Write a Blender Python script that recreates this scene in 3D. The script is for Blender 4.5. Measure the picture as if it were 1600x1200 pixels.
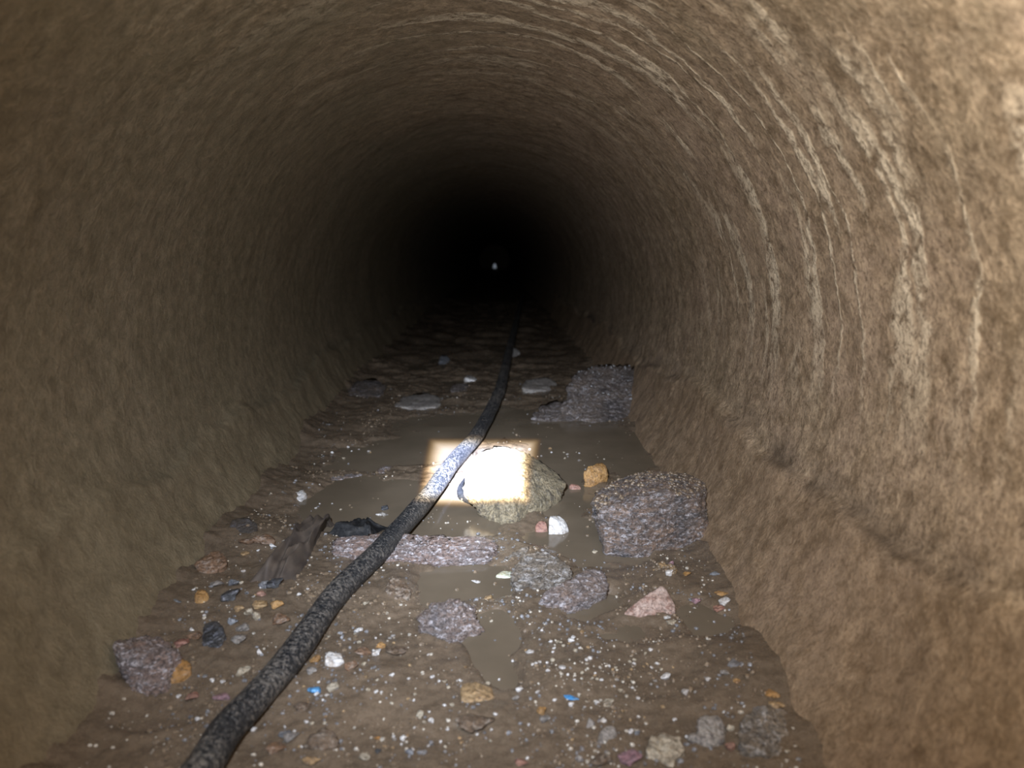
import bpy, bmesh, math, random
import numpy as np
from mathutils import Vector, Matrix, Euler, noise

for o in list(bpy.data.objects):
    bpy.data.objects.remove(o, do_unlink=True)
sc = bpy.context.scene
COL = sc.collection
RNG = random.Random(7)

# ------------------------------------------------------------------ camera
F = 1150.0                                   # focal length in pixels of the 1600 x 1200 frame
PITCH, YAW = math.radians(9.866), math.radians(-1.227)
CAM = Vector((0.03, 0.0, 0.085))
cd = bpy.data.cameras.new('camera')
cam = bpy.data.objects.new('camera', cd)
COL.objects.link(cam)
cam.location = CAM
cam.rotation_euler = (math.pi / 2 - PITCH, 0, YAW)
cd.sensor_width = 36.0
cd.lens = 36.0 * F / 1600.0
cd.clip_start = 0.01
cd.clip_end = 100
cd.dof.use_dof = True
cd.dof.focus_distance = 0.74
cd.dof.aperture_fstop = 7.0
sc.camera = cam
CM = Matrix.Rotation(YAW, 3, 'Z') @ Matrix.Rotation(math.pi / 2 - PITCH, 3, 'X')

# ------------------------------------------------------------------ world, lamps, exposure
w = bpy.data.worlds.new('world'); sc.world = w
w.use_nodes = True
w.node_tree.nodes['Background'].inputs[0].default_value = (0.75, 0.85, 1.0, 1)
w.node_tree.nodes['Background'].inputs[1].default_value = 0.18     # dull daylight beyond the far opening

# the work lamp held beside the lens
ld = bpy.data.lights.new('work_lamp', 'SPOT')
ld.energy = 26.0; ld.color = (1.0, 0.95, 0.90); ld.shadow_soft_size = 0.012
ld.spot_size = math.radians(175); ld.spot_blend = 1.0
lo = bpy.data.objects.new('work_lamp', ld); COL.objects.link(lo)
lo.location = (0.0, -0.03, 0.125)
lo.rotation_euler = Vector((0.62, 0.44, 0.58)).to_track_quat('-Z', 'Y').to_euler()      # turned towards the right wall

# focusing torch held to the left of the lens: spill light round a sharp image of its oblong chip
sd = bpy.data.lights.new('torch_beam', 'SPOT')
sd.energy = 10.5; sd.color = (1, 1, 1); sd.shadow_soft_size = 0.004
sd.spot_size = math.radians(84); sd.spot_blend = 1.0
so = bpy.data.objects.new('torch_beam', sd); COL.objects.link(so)
so.location = (-0.02, 0.02, 0.16)
TORCH_AIM = Vector((0.006, 0.83, -0.158))
so.rotation_euler = (TORCH_AIM - Vector(so.location)).to_track_quat('-Z', 'Y').to_euler()
sd.use_nodes = True
nt = sd.node_tree
for n in list(nt.nodes): nt.nodes.remove(n)
def N(nt, t, **kw):
    n = nt.nodes.new(t)
    for k, v in kw.items(): setattr(n, k, v)
    return n
out = N(nt, 'ShaderNodeOutputLight'); em = N(nt, 'ShaderNodeEmission')
tc = N(nt, 'ShaderNodeTexCoord'); sep = N(nt, 'ShaderNodeSeparateXYZ')
nt.links.new(tc.outputs['Normal'], sep.inputs[0])
def M(nt, op, a, b=None, clamp=False):
    n = nt.nodes.new('ShaderNodeMath'); n.operation = op; n.use_clamp = clamp
    for i, v in enumerate((a, b)):
        if v is None: continue
        if isinstance(v, (int, float)): n.inputs[i].default_value = v
        else: nt.links.new(v, n.inputs[i])
    return n.outputs[0]
az = M(nt, 'ABSOLUTE', sep.outputs[2])
uu = M(nt, 'DIVIDE', M(nt, 'ABSOLUTE', M(nt, 'DIVIDE', sep.outputs[0], az)), 0.066)
vv = M(nt, 'DIVIDE', M(nt, 'ABSOLUTE', M(nt, 'DIVIDE', sep.outputs[1], az)), 0.048)
dd = M(nt, 'MAXIMUM', uu, vv)
comb = N(nt, 'ShaderNodeCombineColor')
for i, (edge, soft, amp, base) in enumerate(((1.01, 0.20, 105.0, 0.80), (0.985, 0.21, 122.0, 0.90), (0.94, 0.23, 180.0, 1.08))):
    m = nt.nodes.new('ShaderNodeMapRange'); m.interpolation_type = 'SMOOTHSTEP'
    nt.links.new(dd, m.inputs[0])
    m.inputs[1].default_value = edge - soft; m.inputs[2].default_value = edge + soft * .8
    m.inputs[3].default_value = amp; m.inputs[4].default_value = 0.0
    # soft corona round the chip image
    r2 = M(nt, 'ADD', M(nt, 'MULTIPLY', uu, uu), M(nt, 'MULTIPLY', M(nt, 'MULTIPLY', vv, vv), .45))
    cor = M(nt, 'MULTIPLY', M(nt, 'DIVIDE', 1.0, M(nt, 'ADD', 1.0, M(nt, 'MULTIPLY', r2, .15))), 8.5 * base)
    s = M(nt, 'ADD', M(nt, 'ADD', m.outputs[0], cor), .6 * base)
    nt.links.new(s, comb.inputs[i])
nt.links.new(comb.outputs[0], em.inputs[0]); nt.links.new(em.outputs[0], out.inputs[0])

sc.view_settings.view_transform = 'Standard'
sc.view_settings.look = 'None'
sc.view_settings.gamma = 1.0
sc.view_settings.exposure = 0.0
sc.view_settings.use_curve_mapping = False

# ------------------------------------------------------------------ helpers
def tag(o, label=None, cat=None, group=None, kind=None):
    if label: o['label'] = label
    if cat: o['category'] = cat
    if group: o['group'] = group
    if kind: o['kind'] = kind
    return o

def link(name, me, mat=None, parent=None):
    o = bpy.data.objects.new(name, me); COL.objects.link(o)
    if mat and not me.materials: me.materials.append(mat)
    if parent: o.parent = parent
    return o

def mesh(name, V, Fc, smooth=True):
    me = bpy.data.meshes.new(name)
    V = np.asarray(V, np.float32)
    if isinstance(Fc, np.ndarray):
        n = Fc.shape[1]
        me.vertices.add(len(V)); me.vertices.foreach_set('co', V.ravel())
        me.loops.add(Fc.size); me.loops.foreach_set('vertex_index', Fc.ravel().astype(np.int32))
        me.polygons.add(len(Fc)); me.polygons.foreach_set('loop_start', np.arange(0, Fc.size, n, dtype=np.int32))
        me.update(calc_edges=True)
    else:
        me.from_pydata(V.tolist(), [], Fc)
    me.polygons.foreach_set('use_smooth', [smooth] * len(me.polygons))
    me.update()
    return me

def grid_faces(nu, nv, wrap=False):
    i, j = np.meshgrid(np.arange(nu - 1), np.arange(nv if wrap else nv - 1), indexing='ij')
    j2 = (j + 1) % nv
    return np.stack([i * nv + j, (i + 1) * nv + j, (i + 1) * nv + j2, i * nv + j2], -1).reshape(-1, 4)

def fbm(p, oct=4, H=1.0):
    return noise.fractal(p, H, 2.0, oct, noise_basis='PERLIN_ORIGINAL')

def ray(px, py):
    return CM @ Vector(((px - 800) / F, (600 - py) / F, -1))

def on_plane(px, py, y):                       # the point seen at a pixel, at distance y down the pipe
    d = ray(px, py)
    return CAM + d * (y / d.y)

# ------------------------------------------------------------------ silt bed heights
R = 0.30
ZB = [(-2, -.209), (.2, -.205), (.42, -.201), (.55, -.192), (.65, -.188), (.85, -.180), (1.1, -.169), (1.5, -.160), (3, -.156), (20, -.152)]
def zbase(y):
    return float(np.interp(y, [a for a, b in ZB], [b for a, b in ZB]))
def at(px, py):                                # where a pixel's ray meets the bed
    d = ray(px, py); z = -.185
    for _ in range(12):
        t = (z - CAM.z) / d.z; p = CAM + d * t; z = zbase(p.y)
    return p

BASINS = []
def basin(px, py, rx, ry, depth):
    c = at(px, py); a = at(px, py - ry); b = at(px, py + ry)
    BASINS.append((c.x, (a.y + b.y) / 2, rx * c.y / F, abs(a.y - b.y) / 2, depth))
basin(735, 905, 100, 30, .011); basin(770, 1010, 48, 55, .011); basin(790, 1060, 40, 25, .008)
basin(925, 940, 60, 28, .010); basin(620, 790, 110, 40, .010); basin(560, 770, 90, 30, .010)
basin(720, 815, 90, 30, .009); basin(930, 700, 130, 35, .010); basin(880, 830, 80, 30, .008)
basin(1090, 960, 45, 40, .006); basin(960, 870, 90, 22, .006); basin(660, 700, 90, 30, .008)
basin(250, 1110, 60, 30, .004); basin(520, 715, 120, 22, .009); basin(800, 660, 200, 22, .008); basin(1020, 790, 60, 60, .007); basin(870, 760, 60, 40, .009); basin(480, 800, 80, 24, .007); basin(1010, 985, 90, 18, .004)
MOUNDS = []
def mound(px, py, rx, ry, h):
    c = at(px, py); a = at(px, py - ry); b = at(px, py + ry)
    MOUNDS.append((c.x, (a.y + b.y) / 2, rx * c.y / F, abs(a.y - b.y) / 2, h))
mound(480, 930, 110, 50, .008); mound(330, 960, 110, 60, .006); mound(1035, 895, 45, 26, .007)
mound(625, 920, 36, 24, .006); mound(560, 1080, 140, 70, .004); mound(880, 1060, 120, 60, .005)
mound(1190, 1060, 90, 60, .011); mound(380, 850, 90, 30, .008); mound(1040, 1010, 130, 30, .004)
mound(760, 1120, 60, 22, .006)

def bed(x, y, fine=True):
    z = zbase(y)
    if x < -.12: z += (-.12 - x) * .06
    s = 0.0; x0, y0 = x, y
    x += .016 * noise.noise(Vector((x * 22, y * 22, 11))) + .006 * noise.noise(Vector((x * 70, y * 70, 4)))
    y += .022 * noise.noise(Vector((x * 18, y * 18, 21))) + .008 * noise.noise(Vector((x * 60, y * 60, 6)))
    for cx, cy, rx, ry, d in BASINS:
        q = ((x - cx) / rx) ** 2 + ((y - cy) / ry) ** 2
        if q < 4: s += d * math.exp(-1.2 * q * q)
    z -= min(s, .011); x, y = x0, y0
    for cx, cy, rx, ry, d in MOUNDS:
        q = ((x - cx) / rx) ** 2 + ((y - cy) / ry) ** 2
        if q < 6: z += d * math.exp(-1.2 * q)
    if fine:
        amp = 1.0 + 1.6 * min(max((y - 1.15) / .4, 0), 1)
        z += .0045 * amp * fbm(Vector((x * 11, y * 11, 3.1)), 4)
        z += .0016 * fbm(Vector((x * 70, y * 70, 7.7)), 3, .8)
    return z
def wlevel(y): return zbase(y) - .0034

def at(px, py):                                # where a pixel's ray meets the finished bed or the water
    d = ray(px, py); z = -.185
    for _ in range(30):
        t = (z - CAM.z) / d.z; p = CAM + d * t; z += .6 * (max(bed(p.x, p.y, False), wlevel(p.y)) - z)
    return p

# ------------------------------------------------------------------ materials
MATS = {}
def new_mat(name):
    m = bpy.data.materials.new(name); m.use_nodes = True
    nt = m.node_tree
    b = nt.nodes['Principled BSDF']
    MATS[name] = m
    return m, nt, b
def noise_node(nt, vec, scale, detail=5, rough=.6, dist=0.0):
    n = N(nt, 'ShaderNodeTexNoise'); n.inputs['Scale'].default_value = scale
    n.inputs['Detail'].default_value = detail; n.inputs['Roughness'].default_value = rough
    n.inputs['Distortion'].default_value = dist
    if vec is not None: nt.links.new(vec, n.inputs['Vector'])
    return n
def ramp(nt, fac, stops, interp='LINEAR'):
    r = N(nt, 'ShaderNodeValToRGB'); r.color_ramp.interpolation = interp
    e = r.color_ramp.elements
    while len(e) < len(stops): e.new(.5)
    for k, (p, c) in enumerate(stops):
        e[k].position = p
        e[k].color = (c, c, c, 1) if isinstance(c, (int, float)) else (*c, 1)
    nt.links.new(fac, r.inputs[0])
    return r.outputs[0]
def mix(nt, fac, a, b, blend='MIX'):
    m = N(nt, 'ShaderNodeMix'); m.data_type = 'RGBA'; m.blend_type = blend
    for i, v in ((0, fac), (6, a), (7, b)):
        if isinstance(v, (int, float)): m.inputs[i].default_value = v
        elif isinstance(v, tuple): m.inputs[i].default_value = (*v, 1)
        else: nt.links.new(v, m.inputs[i])
    return m.outputs[2]
def bump(nt, b, h, strength, dist, prev=None):
    n = N(nt, 'ShaderNodeBump'); n.inputs['Strength'].default_value = strength
    n.inputs['Distance'].default_value = dist
    nt.links.new(h, n.inputs['Height'])
    if prev is not None: nt.links.new(prev, n.inputs['Normal'])
    nt.links.new(n.outputs[0], b.inputs['Normal'])
    return n.outputs[0]
def obj_vec(nt, scale=(1, 1, 1), rot=(0, 0, 0), jitter=False):
    t = N(nt, 'ShaderNodeTexCoord'); mp = N(nt, 'ShaderNodeMapping')
    mp.inputs['Scale'].default_value = scale; mp.inputs['Rotation'].default_value = rot
    nt.links.new(t.outputs['Object'], mp.inputs[0])
    if jitter:
        oi = N(nt, 'ShaderNodeObjectInfo')
        nt.links.new(M(nt, 'MULTIPLY', oi.outputs['Random'], 13.0), mp.inputs['Location'])
    return mp.outputs[0]

def srgb(r, g, b):
    f = lambda c: (c / 255 / 12.92) if c <= 10 else ((c / 255 + .055) / 1.055) ** 2.4
    return (f(r), f(g), f(b))

def rock_mat(name, c1, c2, c3, scale=60, bumpd=.0025, rough=.38, foliate=0, rot=(0, 0, 0), spec=.5, fine=420):
    m, nt, b = new_mat(name)
    b.inputs['Coat Weight'].default_value = .9 if foliate else .35
    b.inputs['Coat Roughness'].default_value = .11; b.inputs['Coat IOR'].default_value = 1.45
    v = obj_vec(nt, jitter=True)
    fv = obj_vec(nt, (1, 1, foliate) if foliate else (1, 1, 1), rot, True)
    n1 = noise_node(nt, fv, scale * .5, 6, .65, .4)
    n2 = noise_node(nt, fv, scale * 2.2, 6, .7, .6)
    n3 = noise_node(nt, v, fine, 3, .6)
    col = mix(nt, ramp(nt, n1.outputs[0], [(.36, 0), (.62, 1)]), c1, c2)
    col = mix(nt, ramp(nt, n2.outputs[0], [(.50, 0), (.62, 1)]), col, c3)
    col = mix(nt, ramp(nt, n3.outputs[0], [(.35, .7), (.55, 0)]), col, tuple(x * .3 for x in c1))
    n4 = noise_node(nt, v, 16, 4, .6)
    col = mix(nt, ramp(nt, n4.outputs[0], [(.56, 0), (.68, .3)]), col, srgb(104, 90, 74))      # smear of silt
    nt.links.new(col, b.inputs['Base Color'])
    nt.links.new(ramp(nt, n2.outputs[0], [(.3, rough + .22), (.7, rough - .14)]), b.inputs['Roughness'])
    b.inputs['Specular IOR Level'].default_value = spec
    p = bump(nt, b, n2.outputs[0], 1.0, bumpd)
    p = bump(nt, b, n3.outputs[0], .8, bumpd * .3, p)
    nt.links.new(p, b.inputs['Coat Normal'])
    return m

# pipe concrete
m, nt, b = new_mat('pipe_concrete')
t = N(nt, 'ShaderNodeTexCoord'); sp = N(nt, 'ShaderNodeSeparateXYZ'); nt.links.new(t.outputs['Object'], sp.inputs[0])
v = t.outputs['Object']
ang = M(nt, 'ARCTAN2', sp.outputs[0], sp.outputs[2])
big = noise_node(nt, v, 5.5, 4, .6, .5)
mid = noise_node(nt, v, 30, 6, .70, .5)
mot = noise_node(nt, v, 85, 5, .72, .3)
fin = noise_node(nt, v, 330, 3, .7)
col = mix(nt, ramp(nt, big.outputs[0], [(.34, 0), (.66, 1)]), srgb(142, 125, 101), srgb(162, 141, 119))
col = mix(nt, ramp(nt, mid.outputs[0], [(.44, .0), (.64, .7)]), col, srgb(118, 99, 75))
col = mix(nt, ramp(nt, mot.outputs[0], [(.50, .0), (.68, .65)]), col, srgb(184, 162, 134))
col = mix(nt, ramp(nt, mot.outputs[0], [(.30, .6), (.46, 0)]), col, srgb(98, 78, 54))
# olive film, thickest on the left half of the bore
blo = noise_node(nt, v, 14, 5, .7, .3)
col = mix(nt, ramp(nt, blo.outputs[0], [(.60, 0), (.74, .5)]), col, srgb(74, 64, 52))
# pale lime runs that go round the bore
cmb = N(nt, 'ShaderNodeCombineXYZ')
wob = noise_node(nt, v, 10, 5, .65)
yy = M(nt, 'ADD', M(nt, 'MULTIPLY', sp.outputs[1], 20.0), M(nt, 'MULTIPLY', wob.outputs[0], 1.3))
nt.links.new(M(nt, 'MULTIPLY', ang, .55), cmb.inputs[0]); nt.links.new(yy, cmb.inputs[1])
st = noise_node(nt, cmb.outputs[0], 1.0, 2, .5)
ridge = M(nt, 'ABSOLUTE', M(nt, 'SUBTRACT', st.outputs[0], .5))
line = ramp(nt, ridge, [(.012, 1), (.046, 0)])
patch = noise_node(nt, v, 6, 3, .6)
pm = ramp(nt, patch.outputs[0], [(.40, 0), (.48, 1)])
brk = ramp(nt, mot.outputs[0], [(.36, 0), (.52, 1)])
zt = ramp(nt, M(nt, 'ADD', M(nt, 'MULTIPLY', sp.outputs[2], 2.5), .5), [(.36, 0), (.70, 1)])
side = ramp(nt, M(nt, 'ADD', M(nt, 'MULTIPLY', sp.outputs[0], 2.0), .5), [(.1, .22), (.5, 1)])
reach = ramp(nt, M(nt, 'MULTIPLY', sp.outputs[1], .5), [(.36, 1), (.52, .12)])      # the leaking stretch of pipe
lines = M(nt, 'MULTIPLY', M(nt, 'MULTIPLY', M(nt, 'MULTIPLY', line, M(nt, 'MULTIPLY', side, reach)), brk), M(nt, 'MULTIPLY', pm, zt))
col = mix(nt, M(nt, 'MULTIPLY', lines, .95), col, srgb(212, 196, 170))
col = mix(nt, ramp(nt, fin.outputs[0], [(.34, .55), (.5, 0)]), col, srgb(78, 62, 44))
col = mix(nt, ramp(nt, fin.outputs[0], [(.60, 0), (.72, .6)]), col, srgb(196, 178, 150))
# dark stain lodged just above the broken lip of the crust, brown crust below it
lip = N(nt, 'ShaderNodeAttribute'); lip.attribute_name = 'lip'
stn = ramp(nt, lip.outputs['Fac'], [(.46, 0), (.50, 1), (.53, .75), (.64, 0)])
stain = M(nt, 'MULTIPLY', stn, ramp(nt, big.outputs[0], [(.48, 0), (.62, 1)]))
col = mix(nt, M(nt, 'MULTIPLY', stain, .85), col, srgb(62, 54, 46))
crust = M(nt, 'MULTIPLY', ramp(nt, lip.outputs['Fac'], [(.44, 1), (.51, 0)]), .45)
col = mix(nt, crust, col, srgb(120, 97, 72))
left = ramp(nt, M(nt, 'ADD', M(nt, 'MULTIPLY', sp.outputs[0], -1.6), M(nt, 'MULTIPLY', big.outputs[0], .9)), [(.32, 0), (.72, .72)])
col = mix(nt, left, col, srgb(112, 104, 82))
col = mix(nt, .5, col, ramp(nt, mot.outputs[0], [(.34, .55), (.60, 1)]), 'MULTIPLY')
nt.links.new(col, b.inputs['Base Color'])
nt.links.new(ramp(nt, mid.outputs[0], [(.3, .5), (.7, .75)]), b.inputs['Roughness'])
b.inputs['Specular IOR Level'].default_value = .35
p = bump(nt, b, mid.outputs[0], .5, .003)
p = bump(nt, b, mot.outputs[0], .7, .0022, p)
p = bump(nt, b, fin.outputs[0], .6, .0009, p)
bump(nt, b, lines, .5, .0012, p)

# wet silt
m, nt, b = new_mat('wet_silt')
v = obj_vec(nt)
n1 = noise_node(nt, v, 9, 5, .6); n2 = noise_node(nt, v, 160, 6, .75); n3 = noise_node(nt, v, 700, 3, .7)
col = mix(nt, ramp(nt, n1.outputs[0], [(.35, 0), (.65, 1)]), srgb(94, 82, 68), srgb(108, 94, 78))
col = mix(nt, ramp(nt, n2.outputs[0], [(.34, .5), (.52, 0)]), col, srgb(64, 55, 46))
col = mix(nt, ramp(nt, n3.outputs[0], [(.62, 0), (.72, .35)]), col, srgb(150, 136, 116))
nt.links.new(col, b.inputs['Base Color'])
nt.links.new(ramp(nt, n2.outputs[0], [(.35, .10), (.65, .42)]), b.inputs['Roughness'])
p = bump(nt, b, n2.outputs[0], .5, .0012); bump(nt, b, n3.outputs[0], .6, .0005, p)

# muddy water, opaque with silt
m, nt, b = new_mat('muddy_water')
v = obj_vec(nt); n1 = noise_node(nt, v, 14, 4, .55); n2 = noise_node(nt, v, 40, 2, .5)
nt.links.new(mix(nt, ramp(nt, n1.outputs[0], [(.35, 0), (.65, 1)]), srgb(94, 84, 70), srgb(106, 95, 80)), b.inputs['Base Color'])
b.inputs['Roughness'].default_value = .13; b.inputs['IOR'].default_value = 1.33
bump(nt, b, n2.outputs[0], .12, .002)

# hose rubber with dried mud specks
m, nt, b = new_mat('hose_rubber')
v = obj_vec(nt); n1 = noise_node(nt, v, 300, 5, .8); n2 = noise_node(nt, v, 900, 3, .7); n0 = noise_node(nt, v, 14, 3, .5)
f1 = M(nt, 'ADD', M(nt, 'MULTIPLY', n1.outputs[0], .7), M(nt, 'MULTIPLY', n0.outputs[0], .3))
col = mix(nt, ramp(nt, f1, [(.50, 0), (.58, .8)]), srgb(26, 28, 31), srgb(104, 98, 90))
col = mix(nt, ramp(nt, n2.outputs[0], [(.56, 0), (.66, .6)]), col, srgb(138, 134, 128))
nt.links.new(col, b.inputs['Base Color'])
nt.links.new(ramp(nt, n1.outputs[0], [(.4, .32), (.6, .7)]), b.inputs['Roughness'])
p = bump(nt, b, n1.outputs[0], .6, .0012); bump(nt, b, n2.outputs[0], .5, .0006, p)

# thin dark plastic film
m, nt, b = new_mat('plastic_film')
v = obj_vec(nt); n1 = noise_node(nt, v, 45, 5, .6)
nt.links.new(mix(nt, ramp(nt, n1.outputs[0], [(.4, 0), (.65, 1)]), srgb(62, 55, 50), srgb(86, 76, 66)), b.inputs['Base Color'])
b.inputs['Roughness'].default_value = .55
bump(nt, b, n1.outputs[0], .25, .002)

rock_mat('schist_dark', srgb(78, 75, 76), srgb(146, 120, 100), srgb(196, 192, 194), 80, .0060, .28, 2.2, (.5, .2, .3), .8)
rock_mat('schist_grey', srgb(112, 103, 92), srgb(150, 136, 118), srgb(206, 202, 198), 60, .0070, .28, 5, (.6, .7, .2), .7)
rock_mat('schist_mauve', srgb(116, 108, 106), srgb(146, 124, 110), srgb(214, 208, 210), 75, .0060, .26, 3, (.3, .3, .8), .8)
rock_mat('schist_pink', srgb(124, 112, 108), srgb(156, 130, 116), srgb(224, 218, 220), 85, .0055, .26, 2.4, (.2, .2, .4), .8)
rock_mat('gneiss_buff', srgb(126, 116, 94), srgb(152, 138, 110), srgb(86, 80, 70), 65, .0050, .42)
rock_mat('rubble_grey', srgb(84, 78, 76), srgb(126, 112, 100), srgb(172, 166, 166), 60, .0090, .34, spec=.6)
rock_mat('granite_pink', srgb(166, 136, 122), srgb(190, 170, 158), srgb(140, 106, 92), 110, .0022, .36)
rock_mat('ochre_stone', srgb(158, 116, 64), srgb(180, 142, 90), srgb(132, 102, 70), 90, .0022, .38)
rock_mat('brown_stone', srgb(106, 80, 58), srgb(132, 104, 80), srgb(160, 144, 130), 80, .0028, .34)
rock_mat('mud_stone', srgb(94, 78, 62), srgb(112, 94, 76), srgb(150, 138, 124), 90, .0028, .34)
rock_mat('tan_stone', srgb(150, 122, 86), srgb(172, 146, 108), srgb(122, 96, 66), 80, .0022, .4)
rock_mat('cream_stone', srgb(172, 160, 138), srgb(196, 186, 166), srgb(130, 116, 96), 90, .0025, .38)
rock_mat('quartz_white', srgb(198, 194, 190), srgb(216, 214, 210), srgb(170, 160, 148), 90, .0016, .32)
rock_mat('grey_stone', srgb(128, 122, 116), srgb(150, 144, 136), srgb(104, 98, 94), 90, .002, .34)
rock_mat('blue_grey_stone', srgb(114, 116, 120), srgb(138, 142, 146), srgb(92, 94, 100), 90, .002, .34)
rock_mat('black_stone', srgb(48, 50, 52), srgb(64, 64, 64), srgb(98, 100, 108), 90, .002, .30)
rock_mat('red_stone', srgb(142, 102, 88), srgb(160, 124, 106), srgb(126, 84, 76), 90, .002, .36)
rock_mat('mauve_stone', srgb(140, 108, 116), srgb(160, 126, 130), srgb(112, 92, 98), 90, .002, .36)
rock_mat('shell_pale', srgb(186, 190, 168), srgb(206, 208, 192), srgb(168, 160, 116), 60, .0008, .25)
rock_mat('blue_plastic', srgb(62, 132, 192), srgb(92, 156, 206), srgb(150, 186, 212), 60, .0006, .3)
rock_mat('shade_black', srgb(20, 20, 21), srgb(30, 30, 30), srgb(40, 38, 36), 60, .0004, .6)  # near-black that paints in shadow at the film edge and rock foot
bb_ = MATS['shade_black'].node_tree.nodes['Principled BSDF']; bb_.inputs['Coat Weight'].default_value = 0; bb_.inputs['Specular IOR Level'].default_value = .15
rock_mat('grit_pale', srgb(190, 184, 172), srgb(208, 200, 184), srgb(150, 132, 106), 200, .0006, .35)
rock_mat('grit_brown', srgb(116, 100, 80), srgb(138, 120, 98), srgb(90, 78, 66), 200, .0006, .35)
rock_mat('grit_grey', srgb(118, 118, 120), srgb(146, 146, 148), srgb(84, 80, 76), 200, .0006, .3)

# ------------------------------------------------------------------ the pipe
def pipe_radius(a, y):
    s, c = math.sin(a), math.cos(a)
    x, z = R * s, R * c
    r = R + .0020 * fbm(Vector((x * 7, y * 7, z * 7)), 3)
    r += .0007 * fbm(Vector((x * 45, y * 45, z * 45 + 5)), 3)
    # thick crust left below an old water line, its upper lip broken and wandering
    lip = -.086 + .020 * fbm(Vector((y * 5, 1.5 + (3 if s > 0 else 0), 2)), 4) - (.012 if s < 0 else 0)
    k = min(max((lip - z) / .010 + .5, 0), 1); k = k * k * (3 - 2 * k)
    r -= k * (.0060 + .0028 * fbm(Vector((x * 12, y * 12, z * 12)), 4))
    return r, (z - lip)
ys = np.concatenate([np.linspace(-.7, .12, 20)[:-1], np.linspace(.12, 1.5, 330)[:-1], np.linspace(1.5, 3.2, 110)[:-1], np.linspace(3.2, 15.2, 70)])
NA = 460
angs = np.linspace(-math.pi, math.pi, NA, endpoint=False)
V = []; LIP = []
for y in ys:
    for a in angs:
        r, l_ = pipe_radius(a, y) if abs(a) < 2.75 else (R, -.2)
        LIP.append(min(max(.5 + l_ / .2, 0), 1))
        V.append((r * math.sin(a), y, r * math.cos(a)))
me = mesh('pipe', V, grid_faces(len(ys), NA, True))
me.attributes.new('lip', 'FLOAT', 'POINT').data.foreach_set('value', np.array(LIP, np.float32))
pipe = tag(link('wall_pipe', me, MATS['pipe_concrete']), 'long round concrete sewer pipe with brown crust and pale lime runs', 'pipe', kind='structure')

def disc(name, y, slit=None):
    bm = bmesh.new()
    n = 64; t = .05
    for yy in (y, y + t):
        rim = [bm.verts.new(((R + .03) * math.sin(k * 2 * math.pi / n), yy, (R + .03) * math.cos(k * 2 * math.pi / n))) for k in range(n)]
        if slit:
            sx, sz, hw, hh = slit
            hole = [bm.verts.new((sx + hw * math.sin(k * 2 * math.pi / n), yy, sz + hh * math.cos(k * 2 * math.pi / n))) for k in range(n)]
            for k in range(n): bm.faces.new((rim[k], rim[(k + 1) % n], hole[(k + 1) % n], hole[k]))
        else:
            bm.faces.new(rim)
    bm.normal_update()
    me = bpy.data.meshes.new(name); bm.to_mesh(me); bm.free()
    return link(name, me, MATS['pipe_concrete'])
far_c = on_plane(773, 422, 15.0)
tag(disc('wall_far', 15.0, (far_c.x, far_c.z, .035, .13)), 'far end of the pipe with a narrow opening to daylight', 'wall', kind='structure')
tag(disc('wall_back', -.74), 'end of the pipe behind the viewer', 'wall', kind='structure')

# ------------------------------------------------------------------ silt bed and water
ysb = np.concatenate([np.linspace(-.69, .30, 60)[:-1], np.linspace(.30, .9, 330)[:-1], np.linspace(.9, 1.7, 220)[:-1], np.linspace(1.7, 4, 120)[:-1], np.linspace(4, 15.0, 60)])
NX = 250
V = []
for y in ysb:
    zb = zbase(y); hw = math.sqrt(R * R - zb * zb) + .006
    for k in range(NX):
        x = -hw + 2 * hw * k / (NX - 1)
        z = bed(x, y)
        e = (hw - abs(x)) / .03
        if e < 1: z += .006 * (1 - e) ** 2 * (1 + fbm(Vector((x * 30, y * 30, 1)), 2))     # banked up against the wall
        V.append((x, y, z))
me = mesh('silt', V, grid_faces(len(ysb), NX)); me.flip_normals()
tag(link('floor', me, MATS['wet_silt']), 'bed of wet brown silt along the bottom of the pipe', 'silt', kind='structure')

V = []
ysw = np.concatenate([np.linspace(-.6, .3, 20)[:-1], np.linspace(.3, 2.2, 240)])
for y in ysw:
    zw = wlevel(y); hw = math.sqrt(R * R - zw * zw) + .004
    for k in range(80):
        x = -hw + 2 * hw * k / 79
        V.append((x, y, zw + .0004 * fbm(Vector((x * 18, y * 18, 9)), 2)))
me = mesh('water', V, grid_faces(len(ysw), 80)); me.flip_normals()
tag(link('muddy_water', me, MATS['muddy_water']), 'thin sheet of still brown water filling the hollows in the silt', 'water', kind='stuff')

# ------------------------------------------------------------------ stones
def ico(sub):
    bm = bmesh.new(); bmesh.ops.create_icosphere(bm, subdivisions=sub, radius=1)
    bm.verts.ensure_lookup_table()
    v = np.array([x.co[:] for x in bm.verts]); f = np.array([[q.index for q in x.verts] for x in bm.faces])
    bm.free(); return v, f
ICO = {k: ico(k) for k in (1, 2, 3, 4, 5, 6)}

def hull_planes(pts):
    bm = bmesh.new()
    for p in pts: bm.verts.new(p)
    bmesh.ops.convex_hull(bm, input=bm.verts)
    bm.normal_update()
    c = sum((Vector(p) for p in pts), Vector()) / len(pts)
    out = []
    for f in bm.faces:
        n = f.normal.copy()
        if n.length < .5: continue
        d = n.dot(f.verts[0].co - c)
        if d < 0: n, d = -n, -d
        out.append((n.x, n.y, n.z, max(d, 1e-5)))
    bm.free()
    return c, np.array(out)

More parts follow.
